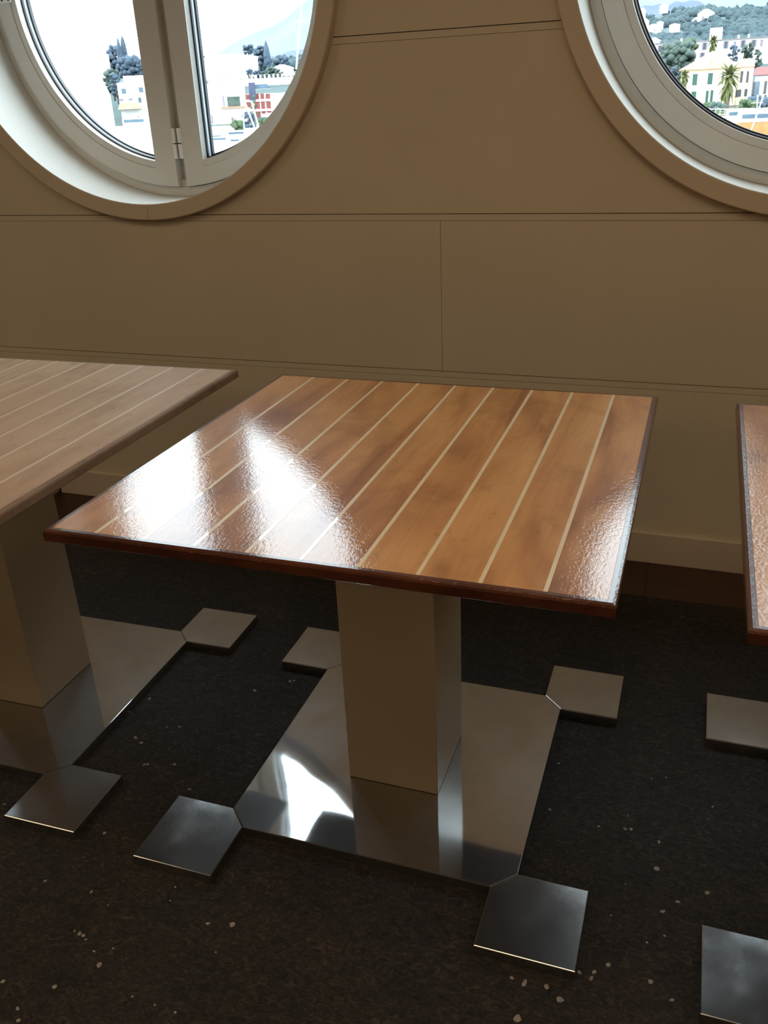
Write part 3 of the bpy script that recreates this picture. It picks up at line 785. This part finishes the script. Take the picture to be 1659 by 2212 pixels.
# quay railing
RD = 127
r0, r1 = (-0.636, -1.411), (3.578, -1.492)
ra = pol(r0, RD); rb = pol(r1, RD); 
rl = empty('quay_railing', ra); tag(rl, 'pale railing along the quay in front of the yellow villa', 'railing')
dv = rb - ra; L = dv.length; dv.normalize()
for h_ in (0.0, 0.62):
    tube('rail', [dv * 0 + Vector((0, 0, h_)), dv * L + Vector((0, 0, h_))], 0.05, FM['rail'], rl, 6)
i = 0.0
pm = None
while i < L:
    if pm is None: o = box('baluster', -0.03, 0.03, -0.03, 0.03, -0.1, 0.62, FM['rail'], rl); pm = o.data
    else: o = link('baluster', pm, None, rl)
    o.location = dv * i; i += 0.55

hd = empty('quay_hedge', pol((-0.507, -1.463), 131)); tag(hd, 'clipped green hedge running behind the pale quay railing', 'hedge')
e1 = pol((3.584, -1.539), 131) - hd.location
bm = bmesh.new(); rn = random.Random(5)
for i in range(90):
    blob(bm, e1 * (i / 89.0) + Vector((0, 0, rn.uniform(0.0, 0.35))), rn.uniform(0.24, 0.36), 0.9, 1, 0.2, rn)
from_bm('hedge_leaves', bm, FM['leaf'], hd, True)
tube('hedge_stem', [Vector((0, 0, -0.2)), e1 + Vector((0, 0, -0.2))], 0.12, FM['trunk'], hd, 6)
def boat(label, p, L, rz, hullm, cabm, seed=1, cab=True, name='motor_boat'):
    t = empty(name, p, rz); tag(t, label, 'boat', 'boats moored at the quay')
    W_, Hh = L * 0.30, L * 0.14
    prof = [(-0.5, 0.85), (-0.2, 1.0), (0.2, 0.85), (0.42, 0.4), (0.5, 0.02)]
    v, f = [], []
    for q, w in prof:
        v += [(q * L, -w * W_ / 2, Hh), (q * L, -w * W_ / 3, -0.3), (q * L, w * W_ / 3, -0.3), (q * L, w * W_ / 2, Hh)]
    for i in range(len(prof) - 1):
        for j in range(4): f.append((4 * i + j, 4 * i + 4 + j, 4 * i + 4 + (j + 1) % 4, 4 * i + (j + 1) % 4))
    f += [(0, 1, 2, 3), tuple(4 * (len(prof) - 1) + j for j in range(4))[::-1]]
    mesh('hull', v, f, FM[hullm], t)
    if cab:
        c = box('cabin', -0.3 * L, 0.15 * L, -W_ * 0.33, W_ * 0.33, Hh, Hh * 1.9, FM[cabm], t, 0.03 * L)
        box('cabin_window', -0.26 * L, 0.11 * L, -W_ * 0.335, W_ * 0.335, Hh * 1.35, Hh * 1.7, FM['blueglass'], c)
    return t
boat('small boat under blue cover beyond the railing', pol((0.645, -1.885), 113), 4.0, 0.05, 'blue', 'blue', cab=False)
boat('white motor boat with orange teak cabin at the right', pol((2.418, -2.534), 94), 7.5, 0.1, 'teak', 'hull')
boat('long white boat moored below the railing', pol((1.584, -2.224), 104), 7.0, 0.0, 'hull', 'hull')
def mast(label, a, b, D, rad=0.09):
    p0, p1 = pol(a, D), pol(b, D)
    t = empty('boat_mast', p0); tag(t, label, 'mast', 'masts of moored boats')
    tube('spar', [(0, 0, 0), p1 - p0], rad, FM['mast'], t)
    q = (p1 - p0) * 0.7
    tube('spreader', [q + Vector((-0.5, 0, 0)), q + Vector((0.5, 0, 0))], rad * 0.4, FM['mast'], t)
mast('upright white mast in front of the red roofed house', (2.041, -1.837), (1.966, -0.505), 92, 0.05)
mast('leaning white mast crossing the upright one', (1.744, -2.730), (2.274, -0.518), 88, 0.055)
mast('short white post on the quay railing', (1.340, -1.813), (1.301, -1.293), 140, 0.05)

# --- seen through the left-hand window
b = Facade('white_palace', 'big white house with low hipped roof on the left skyline', 275, -27.9, 1.95)
xl, _ = b.xz((-29.198, 2.383)); xr, ze = b.xz((-26.310, 2.703))
b.body('wall', xl - 2, xr, ze, 12, 'white', -3); b.hip(xl - 2, xr, ze, 12, 1.2, 'white', 0.3)
for q in ((-28.719, 2.649), (-28.011, 2.624), (-27.325, 2.622), (-26.507, 2.592), (-27.304, 2.099), (-26.989, 2.063), (-26.777, 2.055), (-26.484, 2.044)): b.window(q, 0.6, 1.1, 'stone')
b = Facade('garden_terrace', 'white balustraded terrace wall below the big white house', 262, -27.4, 0.6, 'terrace')
xl, _ = b.xz((-29.258, 1.910)); xr, zt = b.xz((-24.168, 1.567))
b.body('wall', xl, xr, zt, 3, 'white', -6)
i = xl
pm = None
while i < xr:
    if pm is None: o = box('balustrade_post', -0.22, 0.22, 0, 0.4, zt, zt + 0.9, FM['white'], b.e); pm = o.data
    else: o = link('balustrade_post', pm, None, b.e)
    o.location = (i - 0, 0, 0); i += 1.15
for k, (x_, w, lab) in enumerate(((540, 2.9, 'first clipped round bush on the white terrace'), (558, 3.2, 'second clipped round bush on the white terrace'), (573, 2.6, 'third smaller bush on the white terrace'), (588, 3.6, 'tallest bush on the white terrace'), (604, 3.0, 'low bush at the right end of the white terrace'))):
    q = ((-26.836, 1.745), (-26.357, 1.727), (-25.959, 1.687), (-25.545, 1.815), (-25.128, 1.678))[k]
    tree('terrace_bush', lab, at_px(q, (268, 271.5, 268, 272, 268)[k], 2.6), 3.0, w, FM['olive' if k > 1 else 'pine'], 0.05, 12, 40 + k, 'bushes on the white terrace', 'shrub')
tree('dark_pine', 'dark pine behind the right end of the big white house', at_px((-26.064, 2.505), 300, 8), 8.5, 6.0, FM['pine'], 0.05, 26, 51)
tree('dark_pine', 'flat topped pine above the roof of the big white house', at_px((-26.807, 3.004), 310, 4), 4.0, 4.2, FM['pine'], 0.2, 14, 52)
cypress('pointed cypress right of the big white house', pol((-25.764, 2.040), 295), 7.6, 2.2, 3)
tree('dark_pine', 'dark rounded tree further right behind white cottage', at_px((-24.935, 2.319), 300, 4), 4.2, 5.0, FM['pine'], 0.05, 16, 53)
b = Facade('white_cottage', 'white cottage with grey roof right of the terrace bushes', 285, -24.9, 1.8, 'house')
b.body('wall', -3.4, 3.0, 1.2, 5, 'white', -4); b.hip(-3.4, 3.0, 1.2, 5, 1.1, 'stone', 0.3)

b = Facade('red_building', 'red and white striped building with dark tower', 215, -26.2, -0.62)
xl, zt = b.xz((-27.370, 0.773)); xr, _ = b.xz((-25.589, 0.797))
b.body('wall', xl, xr + 3, zt, 10, 'white', -3)
for a0, a1 in (((-26.724, -0.515), (-26.427, 0.783)), ((-26.346, -0.282), (-26.132, 0.771)), ((-26.043, -0.246), (-25.782, 0.756)), ((-27.150, 0.075), (-26.862, 0.752)), ((-27.392, 0.086), (-27.156, 0.764))):
    b.rect('red_bay', a0, a1, -0.25, 0.0, 'red')
b.rect('dark_tower', (-26.976, 0.438), (-26.608, 1.374), -0.6, 3.0, 'slate')
o = b.rect('roof_pavilion', (-26.617, 1.035), (-25.866, 1.272), 0.5, 5.0, 'blueglass')
b.rect('roof_pavilion_end', (-25.890, 1.029), (-25.712, 1.193), 0.8, 4.0, 'blueglass')
for q in ((-26.217, 0.455), (-26.267, -0.037), (-26.558, 0.297)): b.window(q, 0.5, 1.2, 'louvre')
for z_ in ((-26.438, 0.415), (-26.491, -0.102)):
    _, zz = b.xz(z_); box('floor_band', xl, xr + 3, -0.32, 0.0, zz - 0.22, zz + 0.22, FM['white'], b.e)

b = Facade('white_apartments', 'white flats with terraces and small windows left of the masts', 200, -28.6, -0.9)
xl, _ = b.xz((-29.653, 0.476)); xr, zt = b.xz((-27.221, 1.399))
b.body('wall', xl - 3, xr, zt, 8, 'white', -3)
for q, w, h, mt in (((-28.504, 0.477), 0.35, 2.0, 'louvre'), ((-27.920, 0.428), 2.6, 1.8, 'olive'), ((-28.095, -0.629), 0.5, 1.4, 'louvre'), ((-28.878, -0.843), 1.0, 0.35, 'dark'), ((-29.291, -0.476), 0.3, 1.6, 'louvre')):
    b.window(q, w, h, mt)
_, zz = b.xz((-27.956, 0.110)); x, _ = b.xz((-27.950, 0.159)); box('roof_band', x - 2.6, x + 2.4, -1.2, 0, zz - 0.2, zz + 0.2, FM['peach'], b.e)
for k, (q, w, h, lab, mt) in enumerate((((-27.753, -0.970), 3.2, 2.6, 'bright green hedge below the white flats', 'leaf'), ((-27.176, -0.670), 3.0, 4.4, 'dark tree between the leaning masts', 'pine'), ((-26.773, 0.059), 1.8, 5.0, 'slim green tree before the dark tower', 'leaf'), ((-26.241, -0.863), 3.0, 2.4, 'green bush cut by the window frame', 'leaf'))):
    tree('quay_tree', lab, at_px(q, (168, 176, 184, 170)[k], h), h, w, FM[mt], 0.0, 14, 60 + k, 'greenery along the left quay')
mast('left leaning white mast before the red building', (-26.738, -1.446), (-27.301, 0.427), 85, 0.075)
mast('right leaning white mast before the red building', (-26.559, -1.302), (-26.898, 0.410), 84, 0.07)
mast('thin upright mast beside the hedge', (-27.524, -1.612), (-27.414, -0.112), 90, 0.05)
mast('tall bright mast near the right rim of the left window', (-24.135, 1.952), (-23.526, 5.421), 70, 0.07)
for k, (q, L, D, hm, lab) in enumerate((((-28.722, -2.038), 4.2, 104, 'hull', 'white motor boat with blue windows at the foot of the left window'), ((-27.986, -2.074), 3.6, 105, 'blue', 'blue hulled boat beside the white motor boat'), ((-27.710, -1.807), 5.0, 113, 'hull', 'white boat with a long dark window band'), ((-29.014, -1.744), 3.2, 110, 'hull', 'small white boat against the centre post'))):
    boat(lab, pol(q, D), L, 0.1 * k, hm, 'hull')
    
b = Facade('stepped_flats', 'white stepped block of flats left of the window post', 215, -33.3, -1.4)
xl, zt = b.xz((-34.378, 1.647)); xs_, z2 = b.xz((-33.992, 1.986)); xr, _ = b.xz((-31.949, 1.913))
b.body('wall', xl, xr, zt, 10, 'white', -3); b.body('upper_storey', xs_, xr, z2, 8, 'white', zt - 0.1, 0.6)
for q in ((-34.119, 1.211), (-33.991, 1.206), (-33.162, 1.246), (-33.034, 1.241), (-33.270, 0.723), (-33.218, 0.721), (-32.806, 0.366), (-33.451, -0.263), (-33.299, -0.295), (-32.957, -0.286)): b.window(q, 0.45, 1.0, 'blueglass')
for q in ((-34.269, 0.764), (-33.754, 0.767)): b.window(q, 0.8, 0.4, 'louvre')
x, z = b.xz((-34.531, 0.270)); x1, z1 = b.xz((-33.160, 0.598))
mesh('tiled_roof', [(x, -2.2, z), (x1, -2.2, z), (x1 - 0.8, 0.02, z1), (x + 0.6, 0.02, z1), (x, 0, z), (x1, 0, z)], [(0, 1, 2, 3), (0, 3, 4), (1, 5, 2), (0, 4, 5, 1), (3, 2, 5, 4)], FM['peach'], b.e)
b = Facade('slanting_hall', 'big white building with slanting roof edge at the far left', 190, -36.3, -1.0)
xl, _ = b.xz((-39.210, 1.333)); xa, za = b.xz((-35.300, 2.310)); xb, zb = b.xz((-34.831, 1.072))
_, zt = b.xz((-37.289, 2.420))
v = [(xl - 8, 0, -3), (xb, 0, -3), (xb, 0, zb), (xa, 0, za), (xl - 8, 0, za + 0.4)]
k = len(v); v += [(a, 14, c) for a, _, c in v]
mesh('wall', v, [tuple(range(k)), tuple(range(2 * k - 1, k - 1, -1))] + [(i, k + i, k + (i + 1) % k, (i + 1) % k) for i in range(k)], FM['white'], b.e)
for q in ((-34.910, 2.390), (-35.403, 3.004), (-35.102, 3.018), (-34.932, 2.990)): pass
b = Facade('skyline_house', 'white house above the slanting hall on the left skyline', 260, -35.6, 1.5)
x0, z0 = b.xz((-37.393, 3.151)); x1, z1 = b.xz((-34.592, 3.072))
b.body('wall', x0 - 4, x1, z0 - 0.2, 9, 'white', -4)
for q in ((-35.411, 2.959), (-35.114, 2.950), (-34.965, 2.946), (-34.935, 2.391)): b.window(q, 0.5, 0.9, 'stone')
tree('blue_pine', 'dense dark pine beside the skyline house', at_px((-34.272, 2.740), 284, 8), 8.6, 5.6, FM['pine'], 0.0, 30, 71)
tree('round_pine', 'round topped umbrella pine above the stepped flats', at_px((-33.483, 2.296), 250, 6), 6.2, 7.6, FM['pine'], 0.1, 34, 72)
tree('grey_tree', 'paler grey tree left of the stepped flats', at_px((-34.610, 1.632), 236, 6.5), 7.0, 4.6, FM['olive'], 0.0, 24, 73)
tree('grey_tree', 'dark slim tree touching the stepped flats', at_px((-34.452, 1.508), 230, 6.5), 6.5, 3.2, FM['pine'], 0.0, 18, 74)
cypress('left thin cypress above the dense pine', pol((-33.970, 2.731), 272), 5.6, 1.3, 5)
cypress('right taller cypress above the dense pine', pol((-33.719, 2.723), 274), 6.2, 1.7, 6)
boat('white yacht with dark cabin windows below the stepped flats', pol((-33.369, -1.080), 92), 5.5, 0.1, 'hull', 'hull')
